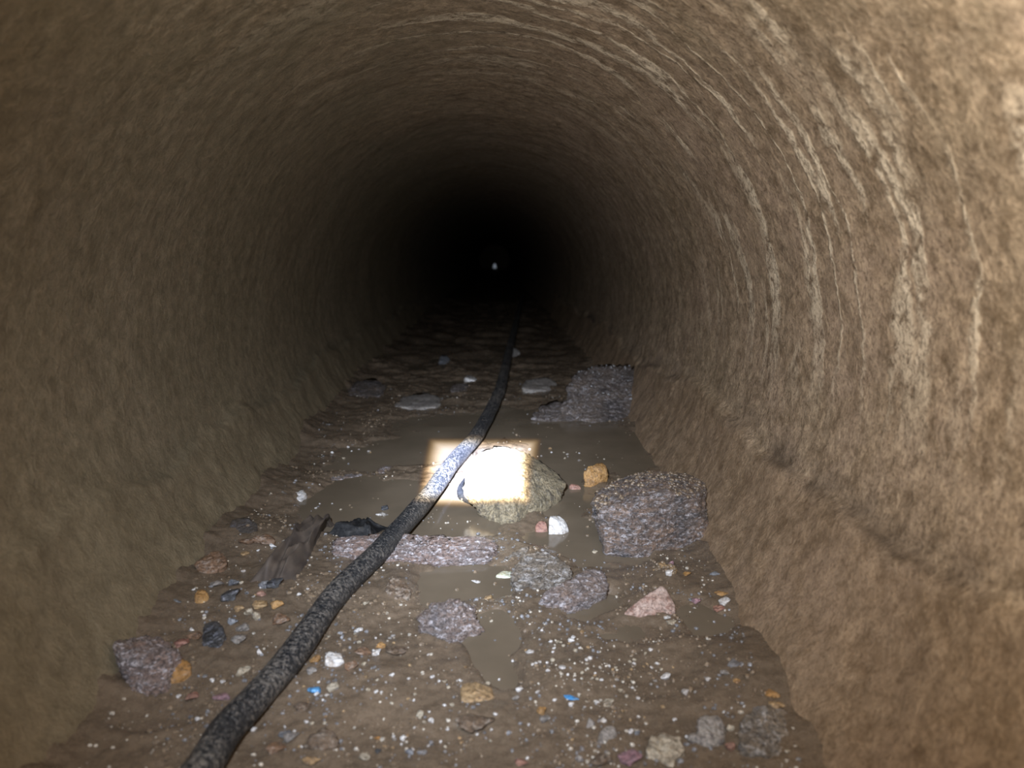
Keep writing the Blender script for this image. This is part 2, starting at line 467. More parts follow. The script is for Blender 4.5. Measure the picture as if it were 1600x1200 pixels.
def rock_mesh(name, pts, sub=5, k=18, amp=.05, freq=3.0, seed=0, oct=5, fine=.012, crinkle=0.0):
    """A stone: the solid spanned by its corner points, corners worn, faces broken by fractal relief."""
    c, pl = hull_planes(pts)
    dirs, F_ = ICO[sub]
    P = np.array([p for p in pts]); ext = (P.max(0) - P.min(0)) / 2; ext = np.maximum(ext, 1e-4)
    D = dirs * ext; D /= np.linalg.norm(D, axis=1)[:, None]
    inv = np.maximum(D @ pl[:, :3].T, 0) / pl[:, 3]
    r = (inv ** k).sum(1) ** (-1.0 / k)
    size = float(ext.mean())
    Q = D * r[:, None]
    o = Vector((seed * 7.3, seed * 3.1, seed * 1.7))
    V = np.empty_like(Q)
    for i, q in enumerate(Q):
        q = Vector(q); u = q / size
        n = fbm(u * freq * .5 + o, oct, .9)
        g = noise.noise(u * freq * 5 + o)
        if crinkle:
            w_ = u + Vector((.25 * n, .2 * g, .25 * n))
            n += crinkle / max(amp, 1e-3) * (abs(noise.noise(Vector((w_.x * 4 + w_.z * 3, w_.y * 4, w_.z * 9 - w_.x * 4)) * (freq / 4) + o)) * 2.2 - .6)
        V[i] = q * (1 + (amp * n + fine * g) * size / max(q.length, size * .45))
    V += np.array(c)
    return V, F_

STONES = []
def place_rock(name, label, cat, mat, pts, sub=5, k=18, amp=.10, freq=3.0, seed=0, group=None, fine=.012, crinkle=0.0):
    V, F_ = rock_mesh(name, pts, sub, k, amp, freq, seed, fine=fine, crinkle=crinkle)
    o0 = np.array([V[:, 0].mean(), V[:, 1].mean(), V[:, 2].min()])
    o = link(name, mesh(name, V - o0, F_), MATS[mat]); o.location = o0
    tag(o, label, cat, group)
    STONES.append((o0[0], o0[1], (V[:, 0].max() - V[:, 0].min()) / 2, (V[:, 1].max() - V[:, 1].min()) / 2))
    return o

def traced(name, label, mat, base, pts, sink=.006, **kw):
    """pts: (pixel x, pixel y, metres behind the stone's front foot)."""
    y0 = at(*base).y
    P = [on_plane(px, py, y0 + d) for px, py, d in pts]
    zmin = min(p.z for p in P); gz = bed(P[0].x, y0, False)
    low = [Vector((p.x, p.y, min(p.z, gz) - sink)) for p in P if p.z < gz + .02]
    return place_rock(name, label, 'rock', mat, P + low, **kw)

# --- the large block against the right wall
traced('rock_block', 'large dark grainy rock block against the right pipe wall', 'schist_dark', (1040, 864),
       [(936, 796, .000), (1040, 768, .004), (1090, 780, .022), (948, 842, .0), (1002, 868, -.004), (1112, 862, .03), (1108, 800, .055), (1104, 756, .10),
        (922, 778, .05), (930, 812, .04), (950, 752, .12), (1015, 735, .15), (1075, 738, .15), (990, 745, .15)], sub=6, k=60, amp=.045, freq=3.2, seed=3, fine=.018, crinkle=.04)
# --- the pointed rock lit by the torch
traced('pointed_rock', 'pale pointed rock in the torch beam beside the hose', 'gneiss_buff', (800, 820),
       [(722, 768, .035), (745, 706, .085), (778, 694, .105), (820, 704, .105), (850, 722, .11), (888, 756, .085), (868, 786, .05), (800, 824, -.006), (762, 803, .014),
        (806, 735, .040), (802, 780, .008), (733, 745, .055)], sub=6, k=40, amp=.06, freq=4, seed=5, fine=.02, crinkle=.03)
traced('yellow_rock', 'small yellow-ochre stone behind the dark block', 'ochre_stone', (925, 762),
       [(911, 738, .004), (922, 727, .012), (948, 726, .022), (951, 737, .015), (938, 757, .006), (922, 762, 0), (914, 752, .002), (935, 724, .03)], sub=5, k=30, amp=.16, freq=4, seed=6, fine=.02)
traced('white_stone', 'small white stone with tan streaks in front of the pointed rock', 'quartz_white', (872, 835),
       [(856, 806, .004), (872, 803, .016), (884, 812, .012), (890, 828, .006), (858, 834, 0), (880, 836, 0), (868, 812, .002)], sub=4, k=24, amp=.06, seed=8)
traced('pink_pebble', 'round pink pebble touching the small white stone', 'red_stone', (846, 832),
       [(834, 820, .004), (842, 810, .01), (855, 812, .008), (857, 826, .002), (838, 830, 0), (850, 832, 0)], sub=4, k=8, amp=.05, seed=9)
traced('red_chip', 'little red chip at the right tip of the pointed rock', 'red_stone', (900, 765),
       [(888, 754, .004), (900, 756, .006), (909, 760, .002), (906, 765, 0), (892, 763, 0)], sub=3, k=12, amp=.08, seed=10)
# --- schist flakes and others in the middle
traced('schist_flake', 'grey layered flake of schist standing tilted in the water', 'schist_grey', (850, 922),
       [(796, 905, .012), (800, 886, .030), (822, 862, .046), (850, 857, .048), (876, 872, .035), (897, 890, .018), (880, 908, .004), (850, 924, -.002), (815, 922, .0), (800, 915, .004)],
       sub=6, k=26, amp=.10, freq=4, seed=12, fine=.02, crinkle=.07)
traced('schist_chunk', 'mauve-grey layered stone lying right of the tilted flake', 'schist_mauve', (880, 955),
       [(836, 944, .006), (842, 930, .012), (890, 905, .03), (920, 886, .05), (945, 888, .052), (954, 905, .036), (950, 922, .022), (905, 946, .002), (868, 956, -.002), (842, 952, .002)],
       sub=6, k=22, amp=.14, freq=4, seed=13, fine=.02, crinkle=.07)
traced('granite_shard', 'pink triangular granite shard with a sharp peak', 'granite_pink', (1015, 961),
       [(972, 959, 0), (990, 942, .006), (1018, 926, .012), (1036, 912, .02), (1046, 926, .016), (1056, 946, .008), (1054, 961, 0), (1012, 961, -.003)], sub=5, k=30, amp=.06, freq=4, seed=15)
traced('pink_lump', 'tiny pink lump left of the triangular granite shard', 'granite_pink', (988, 945),
       [(981, 938, .003), (988, 930, .008), (997, 934, .006), (996, 944, .001), (984, 945, 0)], sub=4, k=14, amp=.08, seed=16)
traced('round_rock', 'round purple-brown rock half sunk in the middle puddle', 'schist_mauve', (700, 1003),
       [(647, 975, .022), (655, 952, .04), (680, 938, .05), (720, 934, .052), (742, 944, .042), (748, 965, .028), (736, 988, .012), (706, 1004, 0), (682, 996, .004), (656, 990, .012), (700, 950, .022), (755, 985, .016)],
       sub=6, k=16, amp=.16, freq=4, seed=17, fine=.02, crinkle=.07)
traced('long_slab', 'long flat pink-grey slab lying under the hose', 'schist_pink', (690, 882),
       [(516, 858, .006), (520, 838, .03), (600, 832, .034), (690, 846, .022), (770, 838, .034), (781, 858, .012), (765, 872, 0), (690, 878, -.002), (615, 886, -.006), (560, 872, -.004)],
       sub=6, k=20, amp=.10, freq=7, seed=19, fine=.03, crinkle=.07)
traced('slab_corner', 'small grey flake at the right end of the long slab', 'schist_grey', (805, 878),
       [(780, 876, .0), (796, 866, .008), (818, 852, .02), (830, 850, .022), (822, 864, .010), (800, 880, 0)], sub=4, k=18, amp=.14, freq=4, seed=20)
# --- left side
traced('corner_rock', 'pale purple-grey rock at the foot of the left wall', 'schist_pink', (230, 1076),
       [(172, 1008, .012), (190, 994, .03), (230, 990, .04), (266, 1002, .035), (285, 1022, .02), (262, 1064, .0), (236, 1070, -.004), (206, 1078, -.006), (196, 1046, .0), (240, 1020, .006)],
       sub=6, k=24, amp=.12, freq=3.4, seed=22, fine=.02, crinkle=.07)
traced('orange_stone', 'orange stone wedged against the pale purple-grey rock', 'ochre_stone', (280, 1064),
       [(262, 1050, .0), (268, 1034, .008), (284, 1026, .014), (300, 1034, .012), (300, 1048, .006), (284, 1062, 0), (264, 1066, -.004)], sub=5, k=14, amp=.06, seed=23)
traced('dark_clod', 'dark mud clod above the pale purple-grey rock', 'mud_stone', (215, 1000),
       [(166, 998, .02), (172, 975, .04), (215, 962, .06), (270, 965, .06), (300, 985, .04), (280, 1004, .01), (220, 1004, 0)], sub=5, k=12, amp=.22, freq=4, seed=24, fine=.03)
traced('black_clod', 'black wet lump with a purple glint left of the hose', 'black_stone', (335, 1022),
       [(312, 1006, .006), (318, 972, .03), (338, 964, .034), (352, 980, .02), (350, 1004, .006), (342, 1026, 0), (322, 1020, 0)], sub=5, k=14, amp=.16, freq=4, seed=25, fine=.02)
traced('brown_rock', 'brown rock resting against the left wall', 'brown_stone', (328, 898),
       [(302, 880, .008), (318, 866, .018), (340, 858, .028), (356, 866, .022), (354, 880, .01), (330, 896, 0), (310, 892, 0)], sub=5, k=18, amp=.14, freq=4, seed=26, fine=.02)
traced('orange_pebble', 'round orange pebble below the brown rock', 'ochre_stone', (315, 943),
       [(301, 932, .004), (306, 919, .012), (318, 917, .014), (328, 926, .01), (326, 938, .004), (316, 943, 0), (306, 938, 0)], sub=4, k=9, amp=.06, seed=27)
traced('black_flat_stone', 'flat black stone at the foot of the left wall', 'black_stone', (382, 836),
       [(357, 824, .008), (362, 810, .022), (388, 806, .03), (404, 818, .02), (404, 832, .006), (382, 838, 0), (364, 832, .002)], sub=5, k=16, amp=.06, seed=28)
traced('mud_slab', 'gravelly brown slab buried to the left of the hose', 'mud_stone', (480, 966),
       [(424, 946, .012), (440, 908, .05), (500, 892, .07), (556, 894, .07), (566, 910, .05), (520, 950, .02), (462, 972, 0), (430, 962, .004)], sub=6, k=16, amp=.10, freq=5, seed=29, fine=.03)
traced('muddy_lump', 'small gravelly lump right of the hose at the puddle edge', 'mud_stone', (622, 934),
       [(600, 918, .012), (612, 898, .026), (630, 904, .022), (646, 922, .012), (640, 934, .0), (612, 936, 0)], sub=5, k=12, amp=.16, freq=4, seed=30, fine=.03)
traced('flat_wet_slab', 'flat wet blue-grey slab in the upper left water', 'schist_mauve', (530, 752),
       [(474, 748, .004), (480, 736, .04), (520, 732, .05), (560, 734, .045), (570, 742, .02), (530, 750, .002), (484, 754, 0)], sub=5, k=16, amp=.12, freq=5, seed=31, fine=.02)
traced('low_wet_stone', 'low wet stone right of the flat blue-grey slab', 'schist_mauve', (600, 740),
       [(585, 738, .004), (596, 728, .03), (612, 726, .035), (621, 734, .02), (606, 741, 0)], sub=4, k=14, amp=.14, freq=5, seed=32)
traced('small_flat_stone', 'pale flat stone below the far left wall', 'blue_grey_stone', (535, 696),
       [(512, 692, .006), (516, 687, .03), (556, 683, .05), (565, 688, .03), (556, 695, .004), (520, 698, 0)], sub=5, k=16, amp=.08, seed=33)
traced('quartz_pebble', 'white knobbly pebble standing in the upper left water', 'quartz_white', (465, 784),
       [(455, 778, .004), (460, 768, .014), (472, 762, .02), (480, 768, .014), (472, 780, .002), (458, 784, 0)], sub=4, k=12, amp=.14, seed=34)
traced('grey_flake', 'thin grey flake left of the white knobbly pebble', 'grey_stone', (440, 779),
       [(427, 772, .006), (440, 764, .016), (450, 772, .008), (452, 779, 0), (432, 777, 0)], sub=4, k=18, amp=.08, seed=35)
# --- foreground
traced('quartz_chip', 'white quartz lump right of the hose beside the blue chip', 'quartz_white', (522, 1044),
       [(506, 1026, .004), (514, 1016, .012), (534, 1020, .012), (538, 1032, .004), (526, 1044, 0), (510, 1040, 0)], sub=5, k=18, amp=.10, seed=36)
traced('tan_stone', 'tan stone with a dark split in the lower middle', 'tan_stone', (742, 1096),
       [(718, 1090, .002), (720, 1068, .016), (745, 1064, .022), (768, 1074, .016), (774, 1088, .004), (760, 1096, 0), (724, 1097, 0)], sub=5, k=20, amp=.12, freq=4, seed=37, fine=.02)
traced('round_pale_pebble', 'smooth round pale grey pebble at the bottom edge', 'grey_stone', (950, 1168),
       [(931, 1150, .004), (940, 1132, .012), (958, 1126, .016), (968, 1138, .012), (964, 1158, .003), (948, 1169, 0), (936, 1164, 0)], sub=5, k=7, amp=.04, seed=38)
traced('pale_chip', 'pale upright chip left of the smooth round pebble', 'grey_stone', (922, 1143),
       [(915, 1138, .002), (920, 1118, .008), (931, 1128, .006), (928, 1142, 0), (917, 1143, 0)], sub=4, k=20, amp=.06, seed=39)
traced('white_wedge', 'white wedge above the smooth round pebble', 'quartz_white', (940, 1135),
       [(933, 1130, .002), (943, 1118, .006), (949, 1124, .004), (942, 1135, 0), (934, 1134, 0)], sub=4, k=16, amp=.05, seed=40)
traced('cream_rock', 'knobbly cream rock at the bottom right', 'cream_stone', (1040, 1192),
       [(1006, 1172, .004), (1016, 1150, .016), (1044, 1141, .022), (1066, 1150, .018), (1072, 1174, .006), (1050, 1196, -.003), (1016, 1192, 0)], sub=5, k=14, amp=.18, freq=4.5, seed=41, fine=.03)
traced('blue_flat_stone', 'flat blue-grey stone at the right edge of the silt', 'blue_grey_stone', (1152, 1042),
       [(1135, 1036, .002), (1146, 1026, .010), (1166, 1020, .016), (1176, 1022, .014), (1168, 1036, .003), (1145, 1043, 0)], sub=5, k=18, amp=.06, seed=42)
traced('edge_rubble', 'dark grey rubble stone in the bottom right corner of the silt', 'schist_grey', (1200, 1180),
       [(1150, 1156, .004), (1160, 1116, .03), (1200, 1098, .04), (1240, 1116, .034), (1245, 1160, .010), (1215, 1186, -.004), (1165, 1184, -.004)], sub=6, k=24, amp=.20, freq=4, seed=43, fine=.03)
traced('rubble_lump', 'grey rubble lump between the cream rock and the dark corner stone', 'grey_stone', (1110, 1165),
       [(1084, 1150, .002), (1092, 1120, .016), (1118, 1112, .02), (1136, 1132, .014), (1132, 1160, .0), (1100, 1168, -.002)], sub=5, k=14, amp=.16, freq=4, seed=44, fine=.03)
traced('brown_clod', 'brown muddy clod against the right wall near the blue-grey stone', 'brown_stone', (1200, 1082),
       [(1160, 1074, .004), (1175, 1040, .04), (1215, 1030, .06), (1240, 1050, .05), (1245, 1080, .02), (1210, 1092, 0)], sub=5, k=10, amp=.14, freq=4, seed=45, fine=.02)
traced('conglomerate', 'lump of stuck gravel in front of the dark block', 'tan_stone', (1030, 908),
       [(1014, 904, .004), (1022, 882, .02), (1036, 874, .026), (1056, 884, .02), (1060, 898, .008), (1040, 909, 0), (1018, 908, 0)], sub=5, k=10, amp=.22, freq=6, seed=46, fine=.05)
traced('bottom_left_stone', 'tan stone at the bottom edge left of the hose', 'tan_stone', (255, 1190),
       [(232, 1180, .004), (240, 1165, .014), (262, 1160, .018), (272, 1172, .012), (266, 1190, 0), (240, 1194, 0)], sub=5, k=14, amp=.12, seed=47)
traced('muddy_bottom_stone', 'mud-coated brown stone above the tan stone at bottom left', 'mud_stone', (280, 1166),
       [(254, 1158, .004), (268, 1136, .02), (292, 1130, .024), (306, 1142, .014), (296, 1162, .002), (268, 1168, 0)], sub=5, k=12, amp=.12, seed=48)
traced('stone_by_hose', 'white stone with a red edge half under the hose', 'cream_stone', (384, 1064),
       [(367, 1056, .002), (372, 1042, .010), (392, 1037, .014), (404, 1046, .010), (396, 1062, 0), (374, 1066, 0)], sub=5, k=16, amp=.1, seed=49)
traced('shell_fragment', 'pale green shell fragment beside the tilted flake', 'shell_pale', (788, 904),
       [(772, 897, .002), (786, 889, .012), (804, 891, .012), (802, 902, .001), (786, 905, 0)], sub=4, k=9, amp=.03, seed=50, sink=.002)
# --- far end of the view
traced('rubble_mound', 'large heap of grainy rubble concrete in the dim right distance', 'rubble_grey', (930, 660),
       [(880, 642, .03), (884, 590, .10), (912, 568, .16), (960, 564, .18), (1000, 566, .18), (1012, 596, .12), (1008, 640, .05), (960, 664, .0), (905, 656, .0)], sub=6, k=18, amp=.16, freq=4, seed=52, fine=.03, crinkle=.03)
traced('mound_foot', 'low rough stone at the left foot of the rubble heap', 'rubble_grey', (860, 660),
       [(832, 654, .01), (842, 632, .06), (870, 622, .09), (902, 630, .07), (905, 656, .01), (860, 662, 0)], sub=5, k=14, amp=.16, freq=4, seed=53, fine=.03, crinkle=.07)
for nm, lb, mt, bs, pts, sd_ in [
    ('far_block', 'flat grey stone in the dim distance left of the rubble heap', 'grey_stone', (845, 612), [(812, 606, .01), (822, 592, .08), (856, 586, .1), (872, 598, .06), (866, 610, .01), (830, 613, 0)], 54),
    ('far_slab', 'pale narrow slab lying far down the middle of the pipe', 'quartz_white', (742, 594), [(724, 590, .0), (730, 585, .08), (750, 584, .1), (754, 589, .05), (742, 594, 0)], 55),
    ('far_stone', 'small upright stone far off left of the middle', 'blue_grey_stone', (694, 572), [(684, 568, .01), (688, 554, .06), (698, 552, .08), (704, 562, .05), (700, 572, 0), (686, 573, 0)], 56),
    ('far_pebble', 'small bright stone deep in the dark beyond the hose', 'quartz_white', (800, 560), [(788, 556, .01), (793, 545, .1), (806, 541, .14), (814, 548, .1), (808, 560, 0), (792, 561, 0)], 57),
    ('far_dark_rock', 'dark rock at the left edge of the dim silt', 'rubble_grey', (575, 622), [(540, 616, .01), (552, 596, .1), (585, 588, .15), (604, 600, .1), (600, 618, .02), (560, 624, 0)], 58),
    ('far_wet_stone', 'wet low stone in the dim silt left of the hose', 'grey_stone', (655, 640), [(612, 634, .01), (630, 618, .08), (668, 610, .12), (692, 620, .08), (688, 634, .02), (650, 642, 0)], 59),
    ('far_grey_stone', 'grey stone close left of the hose where it fades', 'rubble_grey', (720, 615), [(702, 610, .01), (708, 599, .06), (728, 596, .08), (738, 604, .05), (730, 615, 0), (708, 616, 0)], 60)]:
    traced(nm, lb, mt, bs, pts, sub=4, k=14, amp=.15, freq=4, seed=sd_, fine=.02)

# --- gravel stuck to the tops of the big stones
from mathutils.bvhtree import BVHTree
def coat(o, mat, count, seed, smin, smax, up=.55):
    rr = random.Random(seed)
    me = o.data
    vs = [v.co.copy() for v in me.vertices]
    tree = BVHTree.FromPolygons(vs, [tuple(p.vertices) for p in me.polygons])
    A = np.array([v[:] for v in vs]); lo_, hi = A.min(0), A.max(0)
    iv, if_ = ICO[1]; Vs, Fs = [], []; k = 0
    for _ in range(count * 6):
        if k >= count: break
        h = tree.ray_cast(Vector((rr.uniform(lo_[0], hi[0]), rr.uniform(lo_[1], hi[1]), hi[2] + .02)), Vector((0, 0, -1)))
        if h[0] is None or h[1].z < up or h[0].z < hi[2] * .45: continue
        s_ = smin + (smax - smin) * rr.random() ** 3
        J = iv * np.array([s_ * rr.uniform(.7, 1.3), s_ * rr.uniform(.7, 1.3), s_ * rr.uniform(.6, 1)])
        Vs.append(J + np.array(h[0])); Fs.append(if_ + len(iv) * k); k += 1
    if k:
        c = link('gravel_coating', mesh('gravel_coating', np.concatenate(Vs), np.concatenate(Fs), False), MATS[mat], o)
        c['kind'] = 'stuff'; c['label'] = 'fine gravel stuck on top'
for o, n_, sd_ in ((bpy.data.objects['rock_block'], 420, 1), (bpy.data.objects['mud_slab'], 300, 2), (bpy.data.objects['rubble_mound'], 140, 3), (bpy.data.objects['conglomerate'], 60, 4)):
    coat(o, 'grit_brown' if sd_ != 3 else 'grit_grey', n_, sd_, .0006, .0028)

# --- smaller stones, each seen on its own: (label, material, px, py of the foot, width px, height px, name)
SHAPES, SHAPES2 = [], []
for s in range(10):
    rr = random.Random(100 + s)
    pts = []
    for k in range(13):
        v = Vector((rr.gauss(0, 1), rr.gauss(0, 1), rr.gauss(0, 1))).normalized()
        pts.append(Vector((v.x, v.y * rr.uniform(.75, 1), v.z * .75)))
    for sub_, lst in ((4, SHAPES), (2, SHAPES2)):
        Vx, Fx = rock_mesh('pebble', pts, sub_, 20, .16, 3, s, fine=.03)
        Vx -= (Vx.max(0) + Vx.min(0)) / 2; Vx /= (Vx.max(0) - Vx.min(0)) / 2
        lst.append((Vx, Fx))
def pebble(name, label, mat, px, py, wp, hp, seed=None, group=None, cat='pebble', thin=1.0, deep=1.0):
    rr = random.Random(int(px * 31 + py * 17))
    p = at(px, py); s = p.y / F
    a = wp * s / 2; c = max(hp * s / 2 * .72, .0009) * thin; bb = a * rr.uniform(.6, .95) * deep
    Vx, Fx = SHAPES2[rr.randrange(10)] if group else SHAPES[rr.randrange(10)]
    Q = Vx * np.array([a, bb, c])
    rot = Euler((rr.uniform(-.15, .15), rr.uniform(-.2, .2), rr.uniform(-.5, .5))).to_matrix()
    Q = Q @ np.array(rot).T
    Q[:, 2] -= Q[:, 2].min()
    o = link(name, mesh(name, Q, Fx), MATS[mat])
    z = max(bed(p.x, p.y + bb * .5), wlevel(p.y))
    o.location = (p.x, p.y + bb * .5, z - c * .45)
    tag(o, label, cat, group)
    return o
PEB = [
 ('white pebble left of the hose on the mud', 'quartz_white', 406, 1029, 12, 16), ('white pebble high on the left mud bank', 'quartz_white', 300, 985, 10, 9),
 ('small white pebble beside the dark flat film', 'quartz_white', 426, 857, 13, 9), ('pale stone right of the small white pebble by the film', 'cream_stone', 446, 857, 22, 14),
 ('blue-grey pebble on the bank left of the film', 'blue_grey_stone', 362, 915, 20, 15), ('dark grey stone below the blue-grey pebble', 'black_stone', 358, 937, 34, 20),
 ('red and white pebble in the gravel left of the hose', 'red_stone', 407, 932, 16, 11), ('reddish-tan block in the gravel left of the hose', 'tan_stone', 406, 950, 26, 16),
 ('pale oblong stone standing in the gravel left of the hose', 'cream_stone', 401, 975, 13, 24), ('blue-grey stone with a wet face above the black lump', 'blue_grey_stone', 414, 918, 24, 16),
 ('brown flat stone touching the gravelly slab', 'brown_stone', 435, 982, 34, 20), ('ochre pebble above the brown flat stone', 'ochre_stone', 433, 955, 22, 18),
 ('tan pebble in the left gravel', 'tan_stone', 373, 955, 16, 13), ('blue-grey oval pebble right of the black lump', 'blue_grey_stone', 363, 978, 20, 18),
 ('grey stone below the blue-grey oval pebble', 'grey_stone', 378, 988, 24, 18), ('mauve stone in the mud below the black lump', 'mauve_stone', 345, 1096, 30, 14),
 ('pinkish stone left of the mauve stone', 'red_stone', 300, 1096, 24, 14), ('white pebble left of the pinkish stone', 'quartz_white', 279, 1090, 9, 8),
 ('small white pebble above the pinkish stone', 'quartz_white', 332, 1070, 9, 8), ('second small white pebble above the mauve stone', 'quartz_white', 348, 1071, 9, 8),
 ('white pebble low on the left mud', 'quartz_white', 308, 1129, 10, 8), ('white pebble right of the hose near the bottom', 'quartz_white', 396, 1140, 12, 10),
 ('pale grey stone under the blue chip', 'cream_stone', 520, 1079, 22, 15), ('grey pebble left of the white quartz lump', 'grey_stone', 487, 1056, 18, 14),
 ('brown stone right of the white quartz lump', 'brown_stone', 548, 1046, 24, 16), ('white and tan pebble between brown stones', 'quartz_white', 588, 1022, 18, 12),
 ('long grey-brown flat stone right of the white and tan pebble', 'mud_stone', 618, 1022, 36, 14), ('orange-tan pebble above the white and tan pebble', 'ochre_stone', 594, 1010, 18, 14),
 ('reddish-brown flat stone below the white and tan pebble', 'brown_stone', 566, 1024, 30, 12), ('white oblong pebble in the lower middle gravel', 'cream_stone', 657, 1124, 12, 22),
 ('small white block beside the white oblong pebble', 'quartz_white', 674, 1130, 11, 12), ('white pebble in the bottom gravel', 'quartz_white', 630, 1152, 12, 12),
 ('black pebble in the bottom gravel', 'black_stone', 590, 1178, 12, 11), ('cream lump at the bottom edge of the gravel', 'cream_stone', 570, 1188, 22, 18),
 ('yellowish pebble in the bottom gravel', 'ochre_stone', 590, 1155, 12, 9), ('tan block right of the lower middle gravel', 'ochre_stone', 846, 1120, 18, 17),
 ('grey flat pebble below the tan block', 'grey_stone', 852, 1131, 20, 10), ('white pebble on the mud right of middle', 'quartz_white', 1041, 1060, 21, 15),
 ('small white round pebble below the white pebble', 'quartz_white', 1071, 1087, 14, 11), ('cream flat pebble right of the blue sliver', 'cream_stone', 951, 1100, 22, 10),
 ('white pebble right of the blue sliver', 'quartz_white', 933, 1098, 10, 9), ('white pebble under the blue sliver', 'quartz_white', 893, 1103, 12, 9),
 ('tan pebble in the cluster by the right wall', 'ochre_stone', 1129, 930, 26, 12), ('white pebble in the cluster by the right wall', 'quartz_white', 1133, 943, 20, 13),
 ('pink pebble in the cluster by the right wall', 'red_stone', 1124, 954, 20, 12), ('mauve pebble left of the cluster by the right wall', 'mauve_stone', 1088, 944, 18, 12),
 ('pale blue pebble above the cluster by the right wall', 'blue_grey_stone', 1117, 901, 18, 9), ('tan flat pebble below the triangular shard', 'cream_stone', 1050, 976, 18, 8),
 ('white flat pebble below the triangular shard', 'quartz_white', 1043, 969, 12, 6), ('white pebble on the conglomerate lump', 'quartz_white', 1046, 901, 15, 12),
 ('mauve upright pebble on the conglomerate lump', 'mauve_stone', 1049, 880, 9, 12), ('tan pebble right of the conglomerate lump', 'ochre_stone', 1074, 898, 14, 9),
 ('white pebble at the right edge of the mud', 'quartz_white', 1107, 1064, 12, 9), ('orange pebble below the blue-grey flat stone', 'ochre_stone', 1152, 1070, 14, 12),
 ('grey pebble below the blue-grey flat stone', 'grey_stone', 1133, 1056, 16, 14), ('mauve red stone at the bottom right', 'red_stone', 1142, 1172, 18, 28),
 ('cream pebble above the mauve red stone', 'cream_stone', 1141, 1142, 15, 16), ('pale grey stone right of the cream rock', 'grey_stone', 1085, 1160, 22, 22),
 ('white flake floating in the middle puddle', 'quartz_white', 745, 911, 20, 6), ('tan pebble right of the round purple rock', 'tan_stone', 763, 938, 14, 10),
 ('white pebble beside the dark block', 'quartz_white', 951, 865, 12, 8), ('cream pebble left of the dark block', 'cream_stone', 930, 864, 9, 7),
 ('brown stone sunk beside the left film', 'brown_stone', 410, 850, 40, 16), ('grey stone on the bank above the orange pebble', 'blue_grey_stone', 275, 944, 20, 9),
 ('pale pebble at the foot of the left wall', 'cream_stone', 256, 966, 12, 7), ('tan stone near the far left water', 'tan_stone', 382, 868, 14, 9),
 ('grey-white pebble right of the upper flat slab', 'grey_stone', 600, 806, 14, 10), ('pale sliver in the water left of the hose', 'quartz_white', 592, 805, 12, 4),
 ('dark stone half under the hose in the upper water', 'black_stone', 601, 797, 12, 12), ('brown stone at the bottom edge in the middle', 'mud_stone', 500, 1170, 60, 24),
 ('pinkish stone at the bottom edge right of middle', 'red_stone', 815, 1196, 26, 14), ('grey pebble at the bottom edge right of middle', 'grey_stone', 905, 1190, 14, 14),
 ('small blue-grey pebble in the bottom gravel', 'blue_grey_stone', 640, 1176, 16, 10), ('blue-white pebble at the bottom right of middle', 'blue_grey_stone', 996, 1150, 12, 11),
 ('white pebble near the blue-white pebble', 'quartz_white', 986, 1148, 10, 11), ('white clustered pebble above the blue sliver', 'quartz_white', 893, 1000, 12, 8),
 ('white chip in the gravel right of the puddle', 'quartz_white', 879, 1045, 12, 7), ('white chip left of the gravel right of the puddle', 'quartz_white', 829, 1019, 12, 7),
 ('white pebble at the puddle end', 'quartz_white', 812, 1079, 14, 10), ('grey pebble at the puddle end', 'grey_stone', 806, 1095, 14, 12),
 ('grey stone beside the hose near the bottom edge', 'grey_stone', 452, 1160, 30, 18), ('brown stone beside the hose above the bottom edge', 'brown_stone', 430, 1180, 30, 20),
 ('tan stone at the bottom edge right of the hose', 'tan_stone', 486, 1196, 34, 18), ('grey flat stone in the gravel below the blue chip', 'mud_stone', 470, 1110, 30, 12),
 ('blue-grey pebble in the gravel below the blue chip', 'blue_grey_stone', 444, 1152, 22, 14), ('large flat brown stone in the bottom gravel', 'mud_stone', 742, 1140, 70, 30),
 ('dull mauve stone at the bottom edge', 'mauve_stone', 985, 1194, 44, 20), ('brown stone left of the cream rock', 'mud_stone', 940, 1196, 40, 22),
 ('white pebble left of the tan stone with a split', 'quartz_white', 612, 1060, 10, 9), ('reddish stone in the left gravel above the orange stone', 'red_stone', 282, 1012, 24, 14),
 ('grey stone in the left gravel beside the black lump', 'grey_stone', 372, 1010, 26, 18), ('brown flat stone in the left gravel above the orange stone', 'brown_stone', 300, 1000, 34, 16),
 ('pale stone wedged beside the gravelly slab', 'cream_stone', 388, 962, 16, 16), ('dark stone under the plastic film', 'black_stone', 428, 918, 30, 14),
 ('grey gravel stone below the brown rock', 'grey_stone', 338, 912, 22, 12), ('brown gravel stone beside the flat black stone', 'brown_stone', 384, 852, 28, 14),
 ('ochre brown stone beside the white quartz lump', 'ochre_stone', 492, 1040, 20, 16), ('grey stone at the right silt edge by the wall', 'grey_stone', 1190, 1118, 28, 18),
 ('tan stone at the right silt edge by the wall', 'tan_stone', 1215, 1108, 30, 16), ('orange brown stone at the right silt edge', 'ochre_stone', 1206, 1088, 26, 10),
 ('pale pebble right of the hose below the slab', 'cream_stone', 571, 943, 12, 6), ('white pebble right of the hose among brown mud', 'quartz_white', 560, 985, 14, 8),
]
for lb, mt, px, py, wp, hp in PEB:
    pebble('pebble' if wp < 22 else 'stone', lb, mt, px, py, wp, hp)
pebble('plastic_chip', 'bright blue plastic chip right of the hose', 'blue_plastic', 491, 1081, 25, 20, cat='litter', thin=.6)
pebble('plastic_sliver', 'thin blue plastic sliver lying in the gravel', 'blue_plastic', 893, 1092, 28, 7, cat='litter', thin=.35, deep=.5)

